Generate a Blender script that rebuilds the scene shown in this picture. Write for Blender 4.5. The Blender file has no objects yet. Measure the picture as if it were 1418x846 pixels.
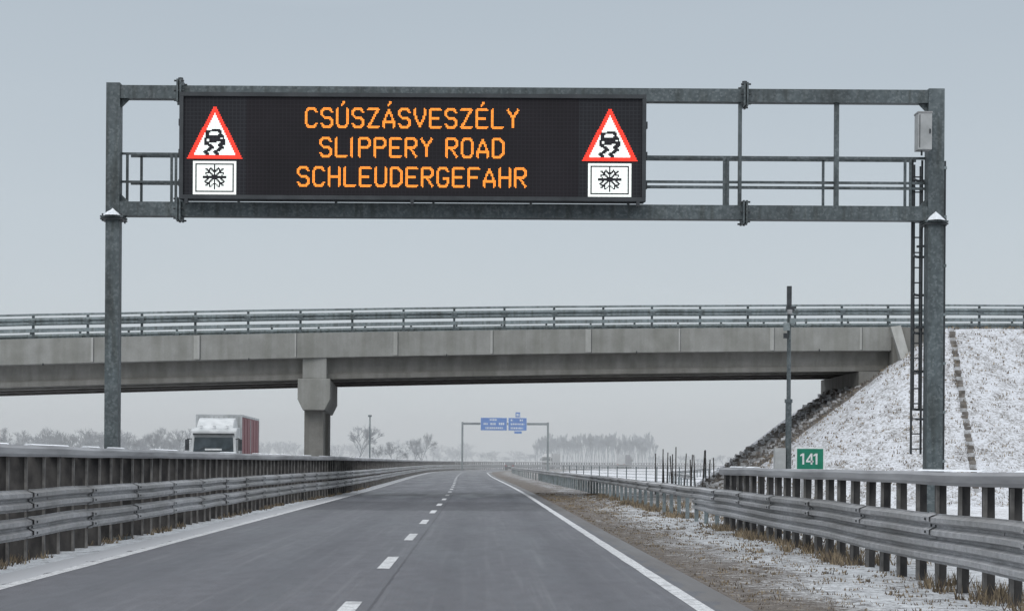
import bpy, math, random
import numpy as np
from mathutils import Vector, Matrix, noise as mnoise
random.seed(7); rng=np.random.default_rng(7)
scene=bpy.context.scene
EYE=1.45

# ------------------------------------------------------------------ materials
def new_mat(name):
    m=bpy.data.materials.new(name); m.use_nodes=True
    nt=m.node_tree; b=nt.nodes['Principled BSDF']
    return m,nt,b
def N(nt,t,**kw):
    n=nt.nodes.new(t)
    for k,v in kw.items(): setattr(n,k,v)
    return n
def ramp(nt,src,stops):
    r=N(nt,'ShaderNodeValToRGB'); e=r.color_ramp.elements
    while len(e)<len(stops): e.new(0.5)
    for i,(p,c) in enumerate(stops):
        e[i].position=p; e[i].color=(c[0],c[1],c[2],1) if not isinstance(c,(int,float)) else (c,c,c,1)
    nt.links.new(src,r.inputs[0]); return r.outputs[0]
def noise(nt,scale,detail=4,vec=None,rough=0.55):
    n=N(nt,'ShaderNodeTexNoise'); n.inputs['Scale'].default_value=scale; n.inputs['Detail'].default_value=min(detail,4)
    n.inputs['Roughness'].default_value=rough
    if vec is None:
        tc=N(nt,'ShaderNodeTexCoord'); vec=tc.outputs['Object']
    nt.links.new(vec,n.inputs['Vector']); return n.outputs['Fac']
def mathn(nt,op,a,b=None,clamp=False):
    m=N(nt,'ShaderNodeMath',operation=op); m.use_clamp=clamp
    for i,x in enumerate((a,b)):
        if x is None: continue
        if isinstance(x,(int,float)): m.inputs[i].default_value=x
        else: nt.links.new(x,m.inputs[i])
    return m.outputs[0]
def mixc(nt,f,a,b,mode='MIX'):
    m=N(nt,'ShaderNodeMix',data_type='RGBA',blend_type=mode)
    for idx,x in ((0,f),(6,a),(7,b)):
        if isinstance(x,(int,float)): m.inputs[idx].default_value=x
        elif isinstance(x,tuple): m.inputs[idx].default_value=(x[0],x[1],x[2],1)
        else: nt.links.new(x,m.inputs[idx])
    return m.outputs[2]
def scalevec(nt,s):
    tc=N(nt,'ShaderNodeTexCoord'); mp=N(nt,'ShaderNodeMapping'); mp.inputs['Scale'].default_value=s
    nt.links.new(tc.outputs['Object'],mp.inputs['Vector']); return mp.outputs[0]
def bump(nt,b,h,st=0.3,dist=0.02):
    n=N(nt,'ShaderNodeBump'); n.inputs['Strength'].default_value=st; n.inputs['Distance'].default_value=dist
    nt.links.new(h,n.inputs['Height']); nt.links.new(n.outputs[0],b.inputs['Normal'])
def noisy(name,c1,c2,scale=3,rough=0.7,metal=0,bmp=0,sv=None,lo=.35,hi=.65,detail=4):
    m,nt,b=new_mat(name)
    v=scalevec(nt,sv) if sv else None
    f=noise(nt,scale,detail,v)
    nt.links.new(ramp(nt,f,[(lo,c1),(hi,c2)]),b.inputs['Base Color'])
    b.inputs['Roughness'].default_value=rough; b.inputs['Metallic'].default_value=metal
    if bmp: bump(nt,b,f,bmp)
    return m
def emis(name,c,s):
    m,nt,b=new_mat(name); b.inputs['Base Color'].default_value=(c[0]*.3,c[1]*.3,c[2]*.3,1)
    b.inputs['Emission Color'].default_value=(*c,1); b.inputs['Emission Strength'].default_value=s
    b.inputs['Roughness'].default_value=.5
    m.cycles.emission_sampling='NONE'
    return m

M={}
def galv(name,c1,c2,c3,metal=.25):
    m,nt,b=new_mat(name)
    f=noise(nt,9,4); g=noise(nt,1.1,2)
    vo=N(nt,'ShaderNodeTexVoronoi'); vo.inputs['Scale'].default_value=26
    tc=N(nt,'ShaderNodeTexCoord'); nt.links.new(tc.outputs['Object'],vo.inputs['Vector'])
    a=ramp(nt,f,[(.35,c1),(.6,c2)])
    sp=ramp(nt,vo.outputs['Color'],[(.55,0.0),(.8,.5)])
    c=mixc(nt,sp,a,c3)
    st=ramp(nt,g,[(.35,(.72,.72,.72)),(.65,(1.05,1.05,1.05))])
    c=mixc(nt,1.0,c,st,'MULTIPLY')
    dr=noise(nt,1.0,3,scalevec(nt,(7,7,.8)))
    c=mixc(nt,1.0,c,ramp(nt,dr,[(.34,(.66,.65,.62)),(.52,(1,1,1))]),'MULTIPLY')
    nt.links.new(c,b.inputs['Base Color'])
    b.inputs['Roughness'].default_value=.55; b.inputs['Metallic'].default_value=metal
    return m
M['gantry']=galv('gantry_steel',(.072,.09,.096),(.108,.13,.137),(.20,.225,.235))
# guard-rail steel: splashed with road dirt towards the bottom edges
def railsteel():
    m,nt,b=new_mat('galvanised_rail')
    f=noise(nt,6,4); lg=noise(nt,1.0,3,scalevec(nt,(1,.35,2))); sp=noise(nt,40,3,rough=.7)
    a=ramp(nt,f,[(.35,(.34,.345,.355)),(.65,(.47,.475,.49))])
    c=mixc(nt,1,a,ramp(nt,lg,[(.35,(.68,.67,.65)),(.62,(1.08,1.08,1.08))]),'MULTIPLY')
    c=mixc(nt,ramp(nt,sp,[(.52,0.0),(.70,.55)]),c,(.16,.15,.14))
    nt.links.new(c,b.inputs['Base Color']); b.inputs['Roughness'].default_value=.5; b.inputs['Metallic'].default_value=.3
    return m
M['galv']=railsteel()
M['galv_dull']=galv('bridge_rail_steel',(.19,.23,.24),(.26,.30,.31),(.34,.37,.38))
M['toprail']=noisy('top_rail_steel',(.22,.22,.23),(.42,.425,.44),1.2,.5,.2,sv=(3,.3,3))
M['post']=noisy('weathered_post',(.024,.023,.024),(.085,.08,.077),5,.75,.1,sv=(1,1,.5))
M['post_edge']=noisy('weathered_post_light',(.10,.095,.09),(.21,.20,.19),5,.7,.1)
M['dark']=noisy('dark_steel',(.03,.035,.038),(.06,.065,.07),6,.5,.3)
M['snowcap']=noisy('snow_cap',(.72,.75,.79),(.85,.87,.9),6,.9)
M['rubber']=noisy('rubber',(.012,.012,.012),(.03,.03,.03),5,.8)
M['glass']=noisy('dark_glass',(.02,.03,.035),(.05,.065,.075),2,.12)
M['cabinet']=noisy('cabinet_grey',(.30,.31,.31),(.42,.43,.43),3,.6)

def concrete(name,c1,c2,streak=.75):
    m,nt,b=new_mat(name)
    f=noise(nt,1.6,4); s=noise(nt,1.0,4,scalevec(nt,(2.2,2.2,.18))); fine=noise(nt,22,2)
    a=ramp(nt,f,[(.3,c1),(.7,c2)])
    st=ramp(nt,s,[(.38,(streak,streak,streak*.97)),(.6,(1,1,1))])
    c=mixc(nt,1.0,a,st,'MULTIPLY')
    fr=ramp(nt,fine,[(.3,(.93,.93,.93)),(.7,(1.04,1.04,1.04))])
    nt.links.new(mixc(nt,1.0,c,fr,'MULTIPLY'),b.inputs['Base Color'])
    b.inputs['Roughness'].default_value=.85; return m
M['conc']=concrete('bridge_edge_concrete',(.25,.25,.235),(.32,.32,.305),.82)
M['conc_lt']=concrete('joint_concrete',(.36,.36,.345),(.44,.44,.425),.8)
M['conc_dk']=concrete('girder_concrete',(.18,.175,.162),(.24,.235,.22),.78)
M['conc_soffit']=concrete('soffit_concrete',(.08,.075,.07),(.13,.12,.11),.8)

def asphalt(name):
    m,nt,b=new_mat(name)
    uv=N(nt,'ShaderNodeUVMap'); su=N(nt,'ShaderNodeSeparateXYZ'); nt.links.new(uv.outputs[0],su.inputs[0])
    f=noise(nt,.5,4,scalevec(nt,(1.6,.22,1))); fine=noise(nt,55,2); mid=noise(nt,4,4,scalevec(nt,(1,.35,1)),.65)
    a=ramp(nt,f,[(.3,(.062,.064,.075)),(.7,(.105,.107,.120))])
    md=ramp(nt,mid,[(.3,(.82,.82,.82)),(.7,(1.15,1.15,1.15))])
    fn=ramp(nt,fine,[(.3,(.62,.62,.62)),(.7,(1.38,1.38,1.38))])
    c=mixc(nt,1,a,md,'MULTIPLY'); c=mixc(nt,1,c,fn,'MULTIPLY')
    stv=noise(nt,1.0,4,scalevec(nt,(9,.12,1)),.6)
    c=mixc(nt,ramp(nt,stv,[(.52,0.0),(.72,.42)]),c,(.155,.158,.168))
    def track(x0,w):
        d=mathn(nt,'ABSOLUTE',mathn(nt,'SUBTRACT',su.outputs[0],x0))
        return mathn(nt,'SUBTRACT',1.0,mathn(nt,'DIVIDE',d,w,),True)
    t=None
    for x0 in (-4.2,-2.5,-.35,1.35):
        k=mathn(nt,'MAXIMUM',track(x0,.55),0.0)
        t=k if t is None else mathn(nt,'MAXIMUM',t,k)
    c=mixc(nt,mathn(nt,'MULTIPLY',t,.42),c,(.044,.046,.056))
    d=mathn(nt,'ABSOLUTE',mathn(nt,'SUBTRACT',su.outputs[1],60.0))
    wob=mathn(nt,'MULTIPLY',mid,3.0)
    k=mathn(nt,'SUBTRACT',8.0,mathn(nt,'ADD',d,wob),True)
    c=mixc(nt,mathn(nt,'MULTIPLY',k,.65),c,(.028,.030,.038))  # dark cross-band: the overpass shadow painted into the asphalt colour
    # longitudinal paving seam beside the lane line
    sd_=mathn(nt,'ABSOLUTE',mathn(nt,'ADD',su.outputs[0],mathn(nt,'ADD',1.02,mathn(nt,'MULTIPLY',mid,.05))))
    c=mixc(nt,mathn(nt,'MULTIPLY',mathn(nt,'LESS_THAN',sd_,.018),.6),c,(.02,.02,.025))
    # scattered frost / salt spots
    ss=noise(nt,2.3,4,scalevec(nt,(1,.5,1)),.8)
    c=mixc(nt,ramp(nt,ss,[(.70,0.0),(.76,.6)]),c,(.3,.31,.32))
    e=mathn(nt,'GREATER_THAN',mathn(nt,'ADD',su.outputs[0],mathn(nt,'MULTIPLY',mid,.9)),2.9)
    c=mixc(nt,mathn(nt,'MULTIPLY',e,.5),c,(.12,.108,.095))
    e2=mathn(nt,'LESS_THAN',mathn(nt,'SUBTRACT',su.outputs[0],mathn(nt,'MULTIPLY',mid,.8)),-5.85)
    c=mixc(nt,mathn(nt,'MULTIPLY',e2,.75),c,(.5,.51,.53))
    nt.links.new(c,b.inputs['Base Color'])
    nt.links.new(ramp(nt,f,[(.35,.42),(.65,.68)]),b.inputs['Roughness']); b.inputs['Specular IOR Level'].default_value=.35
    bump(nt,b,fine,.35,.01); return m
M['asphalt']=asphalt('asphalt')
def paint(name):
    m,nt,b=new_mat(name)
    f=noise(nt,9,4); g=noise(nt,60,2); h=noise(nt,3,4,None,.75)
    c=ramp(nt,f,[(.3,(.38,.39,.40)),(.5,(.62,.63,.64))])
    k=ramp(nt,g,[(.38,.8),(.48,0.0)]); k2=ramp(nt,h,[(.38,.6),(.50,0.0)])
    c=mixc(nt,k,c,(.2,.2,.21)); c=mixc(nt,k2,c,(.24,.24,.25))
    nt.links.new(c,b.inputs['Base Color']); b.inputs['Roughness'].default_value=.6; return m
M['paint']=paint('road_paint')

SNOW=(.66,.69,.72)
def verge(name,side):
    m,nt,b=new_mat(name)
    uv=N(nt,'ShaderNodeUVMap'); su=N(nt,'ShaderNodeSeparateXYZ'); nt.links.new(uv.outputs[0],su.inputs[0])
    big=noise(nt,.55,4,scalevec(nt,(1.4,.4,1))); mid=noise(nt,5,4,rough=.7); fine=noise(nt,28,4,rough=.75)
    dirt=ramp(nt,mid,[(.25,(.055,.046,.04)),(.5,(.12,.103,.09)),(.75,(.23,.20,.17))])
    dirt=mixc(nt,1,dirt,ramp(nt,fine,[(.3,(.5,.5,.5)),(.7,(1.45,1.45,1.45))]),'MULTIPLY')
    snow=ramp(nt,mid,[(.3,(.46,.48,.51)),(.6,SNOW)])
    if side=='R':
        a=mathn(nt,'MULTIPLY',mathn(nt,'SUBTRACT',su.outputs[0],3.55),.34)
        a=mathn(nt,'MINIMUM',a,.34)
        far=mathn(nt,'MULTIPLY',mathn(nt,'SUBTRACT',su.outputs[1],45.0),.008)
        far=mathn(nt,'MINIMUM',mathn(nt,'MAXIMUM',far,0.0),.26)
        a=mathn(nt,'SUBTRACT',a,far)
    else:
        a=mathn(nt,'MINIMUM',mathn(nt,'MULTIPLY',mathn(nt,'ADD',su.outputs[0],6.85),1.1),.5)
        far=mathn(nt,'MULTIPLY',mathn(nt,'SUBTRACT',su.outputs[1],60.0),.004)
        a=mathn(nt,'SUBTRACT',a,mathn(nt,'MINIMUM',mathn(nt,'MAXIMUM',far,0.0),.25))
    x=mathn(nt,'ADD',a,mathn(nt,'MULTIPLY',mathn(nt,'SUBTRACT',big,.5),1.0))
    x=mathn(nt,'ADD',x,mathn(nt,'MULTIPLY',mathn(nt,'SUBTRACT',mid,.5),1.1))
    x=mathn(nt,'ADD',x,mathn(nt,'MULTIPLY',mathn(nt,'SUBTRACT',fine,.5),1.9))
    k=ramp(nt,x,[(0.0,0.0),(.46,.86)])
    nt.links.new(mixc(nt,k,dirt,snow),b.inputs['Base Color'])
    b.inputs['Roughness'].default_value=.95
    bump(nt,b,mathn(nt,'ADD',mid,mathn(nt,'MULTIPLY',fine,.5)),.7,.07); return m
M['vergeR']=verge('verge_dirt_snow_right','R'); M['vergeL']=verge('verge_dirt_snow_left','L')
def snowground(name,amount,sv=(1,1,1),k2=1.0,hi=(.76,.78,.82)):
    m,nt,b=new_mat(name)
    big=noise(nt,.05,4); mid=noise(nt,1.3,4,scalevec(nt,sv),.7); fine=noise(nt,9,4,scalevec(nt,sv),.8)
    x=mathn(nt,'ADD',mathn(nt,'MULTIPLY',big,.6*k2),mathn(nt,'ADD',mathn(nt,'MULTIPLY',mid,.7),mathn(nt,'MULTIPLY',fine,1.2)))
    lo=(.6*k2+1.9)*.5-amount
    dirt=ramp(nt,mid,[(.3,(.12,.108,.095)),(.7,(.27,.245,.21))])
    snow=ramp(nt,fine,[(.3,(hi[0]*.8,hi[1]*.8,hi[2]*.81)),(.6,hi)])
    kk=N(nt,'ShaderNodeMapRange'); kk.inputs[1].default_value=lo-.14; kk.inputs[2].default_value=lo+.2
    nt.links.new(x,kk.inputs[0])
    nt.links.new(mixc(nt,kk.outputs[0],dirt,snow),b.inputs['Base Color'])
    b.inputs['Roughness'].default_value=.95; bump(nt,b,fine,.6,.1); return m
M['ground']=snowground('snowy_field',.16)
M['bank']=snowground('snowy_embankment',.13,(1,1,1),.3,(.66,.68,.72))

# ------------------------------------------------------------------ mesh builder
class MB:
    def __init__(s): s.v=[];s.f=[];s.m=[];s.mats=[];s.uv=None
    def mi(s,mat):
        if mat not in s.mats: s.mats.append(mat)
        return s.mats.index(mat)
    def add(s,vs,fs,mat):
        o=len(s.v); s.v.extend([tuple(p) for p in vs]); i=s.mi(mat)
        for f in fs: s.f.append(tuple(k+o for k in f)); s.m.append(i)
    def box(s,c,d,mat,rot=None,taper=1.0):
        x,y,z=d[0]/2,d[1]/2,d[2]/2
        vs=[Vector((sx*x*(taper if sz>0 else 1),sy*y*(taper if sz>0 else 1),sz*z)) for sx in(-1,1) for sy in(-1,1) for sz in(-1,1)]
        if rot is not None: vs=[rot@p for p in vs]
        vs=[p+Vector(c) for p in vs]
        s.add(vs,[(0,1,3,2),(4,6,7,5),(0,4,5,1),(2,3,7,6),(0,2,6,4),(1,5,7,3)],mat)
    def lim(s,x0,x1,y0,y1,z0,z1,mat): s.box(((x0+x1)/2,(y0+y1)/2,(z0+z1)/2),(x1-x0,y1-y0,z1-z0),mat)
    def cyl(s,a,b,r,mat,n=10,r2=None,cap=True):
        a=Vector(a);b=Vector(b);r2=r if r2 is None else r2
        d=(b-a).normalized(); up=Vector((0,0,1)) if abs(d.z)<.9 else Vector((1,0,0))
        u=d.cross(up).normalized(); w=d.cross(u)
        vs=[]
        for k in range(n):
            t=2*math.pi*k/n; e=u*math.cos(t)+w*math.sin(t); vs+= [a+e*r,b+e*r2]
        fs=[(2*k,2*k+1,(2*k+3)%(2*n),(2*k+2)%(2*n)) for k in range(n)]
        if cap: fs+= [tuple(2*k for k in range(n))[::-1],tuple(2*k+1 for k in range(n))]
        s.add(vs,fs,mat)
    def beam(s,a,b,w,h,mat):
        a=Vector(a);b=Vector(b);d=b-a;L=d.length
        q=d.to_track_quat('Y','Z').to_matrix()
        s.box((a+b)/2,(w,L,h),mat,q)
    def sweep(s,path,prof,mat,closed=False,caps=False):
        n=len(prof); vs=[(p[0]+q[0],p[1],p[2]+q[1]) for p in path for q in prof]; fs=[]
        for i in range(len(path)-1):
            for j in range(n if closed else n-1):
                k=(j+1)%n; fs.append((i*n+j,i*n+k,(i+1)*n+k,(i+1)*n+j))
        if caps: fs+= [tuple(range(n)),tuple(range((len(path)-1)*n,len(path)*n))[::-1]]
        s.add(vs,fs,mat)
    def sweepx(s,path,prof,mat,closed=False,caps=False):
        n=len(prof); vs=[(p[0],p[1]+q[0],p[2]+q[1]) for p in path for q in prof]; fs=[]
        for i in range(len(path)-1):
            for j in range(n if closed else n-1):
                k=(j+1)%n; fs.append((i*n+j,i*n+k,(i+1)*n+k,(i+1)*n+j))
        if caps: fs+= [tuple(range(n)),tuple(range((len(path)-1)*n,len(path)*n))[::-1]]
        s.add(vs,fs,mat)
    def obj(s,name,parent=None,bevel=0,smooth=False,recenter=True,fixn=True):
        me=bpy.data.meshes.new(name)
        loc=Vector((0,0,0))
        a=np.array(s.v,dtype=float)
        if parent is None and recenter:
            loc=Vector(((a[:,0].min()+a[:,0].max())/2,(a[:,1].min()+a[:,1].max())/2,a[:,2].min()))
            a=a-np.array(loc)
        elif parent is not None: loc=-parent.location
        me.from_pydata(a.tolist(),[],s.f)
        for m in s.mats: me.materials.append(m)
        me.polygons.foreach_set('material_index',s.m)
        if smooth: me.polygons.foreach_set('use_smooth',[True]*len(s.f))
        if fixn and len(s.f)<60000:
            import bmesh
            bm=bmesh.new(); bm.from_mesh(me); bmesh.ops.recalc_face_normals(bm,faces=bm.faces); bm.to_mesh(me); bm.free()
        me.update()
        o=bpy.data.objects.new(name,me); scene.collection.objects.link(o); o.location=loc
        if parent is not None: o.parent=parent
        if bevel:
            b=o.modifiers.new('bevel','BEVEL'); b.width=bevel; b.segments=2; b.limit_method='ANGLE'
        return o
def empty(name,loc):
    e=bpy.data.objects.new(name,None); e.location=loc; scene.collection.objects.link(e); e.empty_display_size=.3; return e

# ------------------------------------------------------------------ road alignment
def sm(a,b,x):
    t=min(1,max(0,(x-a)/(b-a))); return t*t*(3-2*t)
def cx(y):
    c=-.8*sm(70,210,y)
    if y>240:
        t=min(y,620)-240; c+=t*t/1740.
        if y>620: c+=(y-620)*2*380/1740.
    return c
def ysamples(y0,y1):
    ys=[y0]; y=y0
    while y<y1:
        y+= 1.0 if y<60 else (3 if y<150 else 8); ys.append(min(y,y1))
    return ys
def strip(name,o0,o1,y0,y1,z,mat,nx=1,rough=0.0,prof=None):
    ys=ysamples(y0,y1); vs=[];uv=[];fs=[]
    for y in ys:
        for i in range(nx+1):
            o=o0+(o1-o0)*i/nx
            zz=z
            if rough and 0<i: zz+=rough*(mnoise.noise(Vector((o*1.7,y*.7,3.1)))+.5*mnoise.noise(Vector((o*4,y*2.1,8))))
            if prof: zz+=prof(o,y)
            vs.append((cx(y)+o,y,zz)); uv.append((o,y))
    w=nx+1
    for j in range(len(ys)-1):
        for i in range(nx): a=j*w+i; fs.append((a,a+1,a+w+1,a+w))
    me=bpy.data.meshes.new(name); me.from_pydata(vs,[],fs); me.materials.append(mat)
    l=me.uv_layers.new(name='UVMap')
    for lp in me.loops: l.data[lp.index].uv=uv[lp.vertex_index]
    if rough:
        me.polygons.foreach_set('use_smooth',[True]*len(fs))
    o=bpy.data.objects.new(name,me); scene.collection.objects.link(o); return o
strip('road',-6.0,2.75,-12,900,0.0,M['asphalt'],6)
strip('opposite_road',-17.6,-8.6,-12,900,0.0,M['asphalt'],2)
strip('roadside_verge',2.75,12.0,-12,420,-.015,M['vergeR'],26,.035,lambda o,y:-.02*(o-2.75)*.3)
strip('median_ground',-8.6,-6.0,-12,700,-.012,M['vergeL'],8,.03)
mk=MB()
def markstrip(o,w,y0,y1,z=.004):
    ys=ysamples(y0,y1)
    vs=[];fs=[]
    for y in ys:
        j=.012*mnoise.noise(Vector((y*.9,o,0)))
        vs+= [(cx(y)+o-w/2+j,y,z),(cx(y)+o+w/2-j,y,z)]
    for j in range(len(ys)-1): fs.append((2*j,2*j+1,2*j+3,2*j+2))
    mk.add(vs,fs,M['paint'])
markstrip(2.27,.17,-10,880); markstrip(-5.38,.17,-10,880); markstrip(-9.2,.2,-10,880); markstrip(-16.9,.2,-10,880)
for k in range(-3,95):
    y=24.5+8.9*k; markstrip(-1.26,.17,y,y+3.1); markstrip(-13,.17,y,y+3.1)
mk.obj('road_markings',recenter=False)

g=MB(); S=3500
n=40; vs=[];fs=[]
for j in range(n+1):
    for i in range(n+1): vs.append((-S+2*S*i/n,-300+(S+2200)*j/n,-.10))
for j in range(n):
    for i in range(n): a=j*(n+1)+i; fs.append((a,a+1,a+n+2,a+n+1))
g.add(vs,fs,M['ground']); g.obj('ground',recenter=False)

# ------------------------------------------------------------------ barriers
W=[(0,-.155),(.0,-.135),(.085,-.105),(.085,-.05),(.01,-.012),(.01,.012),(.085,.05),(.085,.105),(0,.135),(0,.155)]
def wprof(sgn,off): return [(sgn*q[0]+off,q[1]) for q in W]
def xl(y): return cx(y)-6.45+.45*sm(60,85,y)
def xr(y): return cx(y)+5.6
def path(fx,y0,y1,z): return [(fx(y)+.022*mnoise.noise(Vector((y*.35,z,0))),y,z+.02*mnoise.noise(Vector((y*.3,7,z)))) for y in ysamples(y0,y1)]
def barrier(name,fx,y0,y1,sgn,topz,zs,tall,post_w,tallrange=None,bs=1.0):
    b=MB()
    for z in zs: b.sweep(path(fx,y0,y1,z),wprof(sgn,sgn*.02),M['galv'])
    y=math.ceil(y0)
    while y<min(y1,90):
        for z in zs:
            b.sweep([(fx(y),y-.16,z),(fx(y),y+.16,z)],[(p[0]+sgn*.02,p[1]*1.02) for p in wprof(sgn,sgn*.02)],M['galv'])
            for dz in (-.12,0,.12): b.box((fx(y)+sgn*(.05 if dz==0 else .125),y,z+dz*.65),(.03,.03,.03),M['dark'])
        y+=4
    t0,t1=tallrange or (y0,y1)
    if tall:
        pr=[(-.11,-.16),(.11,-.16),(.13,-.12),(.13,-.04),(.10,0),(-.10,0),(-.13,-.04),(-.13,-.12)]
        b.sweep(path(fx,t0,t1,topz),[(p[0]-sgn*.08,p[1]) for p in pr],M['toprail'],True,True)
        pr2=[(-.07,.0),(.07,.0),(.04,.018),(-.04,.02)]
        yy=t0
        while yy<min(t1,140):
            L_=random.uniform(.6,3.0)
            if random.random()<.55: b.sweep([(fx(yy)-sgn*.08,yy,topz+.008),(fx(yy+L_)-sgn*.08,yy+L_,topz+.008)],pr2,M['snowcap'],True,True)
            yy+=L_+random.uniform(.1,1.5)
        y=t0+.1
        while y<t1:
            x=fx(y)-sgn*(.03+post_w/2); 
            lean=random.uniform(-.015,.015)
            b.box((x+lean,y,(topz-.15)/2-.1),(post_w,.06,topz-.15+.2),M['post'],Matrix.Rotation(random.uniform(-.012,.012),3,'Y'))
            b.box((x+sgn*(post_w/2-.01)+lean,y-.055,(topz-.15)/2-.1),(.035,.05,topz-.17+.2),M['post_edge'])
            for z in zs: b.box((fx(y)-sgn*.02,y,z),(.10,.10,.09),M['galv'])
            y+=1.0 if y<200 else 3
    y=y0+.5
    while y<y1:
        if not(tall and t0<=y<=t1):
            b.box((fx(y)-sgn*.07,y,.3),(.10,.06,.8),M['galv_dull'])
        y+=2.0 if y<150 else 6
    return b.obj(name,recenter=False,fixn=False)
barrier('guardrail',xl,-10,640,+1,1.655,(.87,.48),True,.27)
barrier('guardrail',xr,-10,640,-1,1.37,(.72,),True,.13,(-10,41.3))
b2=MB()
b2.sweep(path(lambda y:xr(y)+.12*sm(41,47,y),-10,47,.42),wprof(-1,-.02),M['galv'])
b2.obj('lower_guardrail_rail',bpy.data.objects['guardrail.001'])
barrier('guardrail',lambda y:cx(y)-8.2,-10,640,-1,1.3,(.72,),False,.1)
barrier('guardrail',lambda y:cx(y)-18.3,-10,640,+1,1.3,(.72,),False,.1)

# ------------------------------------------------------------------ message gantry
GY=33.3
gt=MB(); G=M['gantry']
LX,RX=-6.72,8.41
gt.lim(LX-.125,LX+.125,GY-.14,GY+.14,-.1,8.38,G)
gt.lim(RX-.145,RX+.145,GY-.15,GY+.15,-.1,8.36,G)
gt.lim(LX+.125,RX-.145,GY-.11,GY+.11,8.10,8.34,G)
gt.lim(LX+.125,RX-.145,GY-.13,GY+.13,5.94,6.20,G)
for x in (LX,RX):
    gt.lim(x-.21,x+.21,GY-.22,GY+.22,5.90,5.93,G); gt.lim(x-.21,x+.21,GY-.22,GY+.22,5.86,5.885,M['dark'])
    for a in (-.17,.17):
        for bb in (-.18,.18): gt.cyl((x+a,GY+bb,5.83),(x+a,GY+bb,5.97),.016,M['dark'],6)
    gt.lim(x-.3,x+.3,GY-.3,GY+.3,-.1,.04,G)
def heap(x,y,z,r,h):
    vs=[];fs=[];nr,ns=5,14
    for i in range(nr):
        t=i/(nr-1)
        for k in range(ns):
            a=2*math.pi*k/ns; rr=r*(1-t)*(1+.25*mnoise.noise(Vector((math.cos(a)*2+x,math.sin(a)*2,t*2))))
            vs.append((x+rr*math.cos(a),y+rr*math.sin(a),z+h*t**.8*(1+.2*mnoise.noise(Vector((a,t*3,x))))))
    for i in range(nr-1):
        for k in range(ns): fs.append((i*ns+k,i*ns+(k+1)%ns,(i+1)*ns+(k+1)%ns,(i+1)*ns+k))
    gt.add(vs,fs,M['snowcap'])
heap(LX+.01,GY-.19,5.93,.16,.13); heap(RX-.02,GY-.2,5.93,.17,.16)
for x in (-5.5,4.9):
    for z0,z1 in ((8.02,8.44),(5.86,6.28)):
        gt.lim(x-.045,x-.012,GY-.22,GY+.22,z0,z1,G); gt.lim(x+.012,x+.045,GY-.22,GY+.22,z0,z1,G)
        for zz in (z0+.03,z1-.03,(z0+z1)/2):
            for yy in (-.18,.18): gt.cyl((x-.09,GY+yy,zz),(x+.09,GY+yy,zz),.018,M['dark'],6)
    gt.cyl((x,GY,8.42),(x,GY,8.50),.05,M['dark'],6)
for x,w in ((4.82,.06),(6.6,.08)): gt.lim(x-w/2,x+w/2,GY-.05,GY+.05,6.2,8.10,G)
CY=GY+.75
gt.lim(LX+.2,RX-.2,GY+.2,GY+1.0,6.14,6.19,M['dark'])
for z,r in ((7.22,.03),(6.70,.022),(6.33,.022)):
    gt.beam((LX+.12,CY+.25,z),(RX-.1,CY+.25,z),.045,.045,G)
for z in (7.12,6.60): gt.beam((LX+.12,GY+.13,z),(-5.4,GY+.13,z),.04,.04,G)
for z in (7.12,6.66,6.56): gt.beam((3.05,GY+.13,z),(RX-.14,GY+.13,z),.04,.045,G)
for x in (-6.5,-5.68,-5.6,4.55,4.62,7.9,8.0):
    gt.beam((x,GY+.13,6.2),(x,GY+.13,7.12),.045,.045,G)
for x in np.arange(-6.4,8.3,1.85): gt.beam((x,CY+.25,6.15),(x,CY+.25,7.22),.045,.045,G)
for x in np.arange(-6.2,8.3,1.5): gt.beam((x,GY,6.1),(x,CY+.27,6.1),.08,.08,G)
for x,s in ((LX+.125,1),(RX-.145,-1)):
    for z,t in ((8.10,-1),(6.20,1)):
        gt.add([(x,GY-.02,z),(x+s*.16,GY-.02,z),(x,GY-.02,z+t*.16),(x,GY+.02,z),(x+s*.16,GY+.02,z),(x,GY+.02,z+t*.16)],[(0,1,2),(3,5,4),(1,4,5,2),(0,2,5,3),(0,3,4,1)],G)
gt.cyl((RX+.19,GY,.1),(RX+.19,GY,6.9),.028,M['dark'],8)
for z in np.arange(.6,6.9,.9): gt.lim(RX+.12,RX+.225,GY-.035,GY+.035,z,z+.05,M['galv_dull'])
lx=8.15; ly=GY+.22
for x in (8.06,8.24): gt.beam((x,ly,1.65),(x,ly,7.1),.035,.035,M['dark'])
z=1.75
while z<7.0: gt.cyl((8.06,ly,z),(8.24,ly,z),.014,M['dark'],6); z+=.28
hoops=np.arange(2.5,7.2,.72)
for hz in hoops:
    pts=[(8.06+.62*(i/8.),ly+.05+.62*math.sin(math.pi*i/8.),hz) for i in range(9)]
    for p,q in zip(pts,pts[1:]): gt.beam(p,q,.02,.045,M['dark'])
for i in (2,4,6,8):
    p=(8.06+.62*(i/8.),ly+.05+.62*math.sin(math.pi*i/8.)); gt.beam((p[0],p[1],2.5),(p[0],p[1],7.1),.03,.02,M['dark'])
for hz in (2.3,4.0,5.5): gt.beam((8.15,ly,hz),(8.3,GY+.1,hz),.04,.04,M['dark'])
gobj=gt.obj('sign_gantry')
cb=MB(); cb.lim(8.0,8.25,GY-.45,GY-.16,7.19,7.85,M['cabinet']); cb.lim(7.99,8.26,GY-.46,GY-.15,7.85,7.88,M['galv'])
cb.lim(8.2,8.3,GY-.16,GY-.1,7.3,7.4,M['dark']); cb.lim(8.2,8.3,GY-.16,GY-.1,7.65,7.75,M['dark'])
cb.lim(8.02,8.035,GY-.456,GY-.45,7.22,7.82,M['dark']); cb.lim(8.20,8.225,GY-.47,GY-.45,7.48,7.56,M['dark'])
cb.cyl((8.1,GY-.3,7.19),(8.1,GY-.3,7.1),.02,M['dark'],6)
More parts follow.
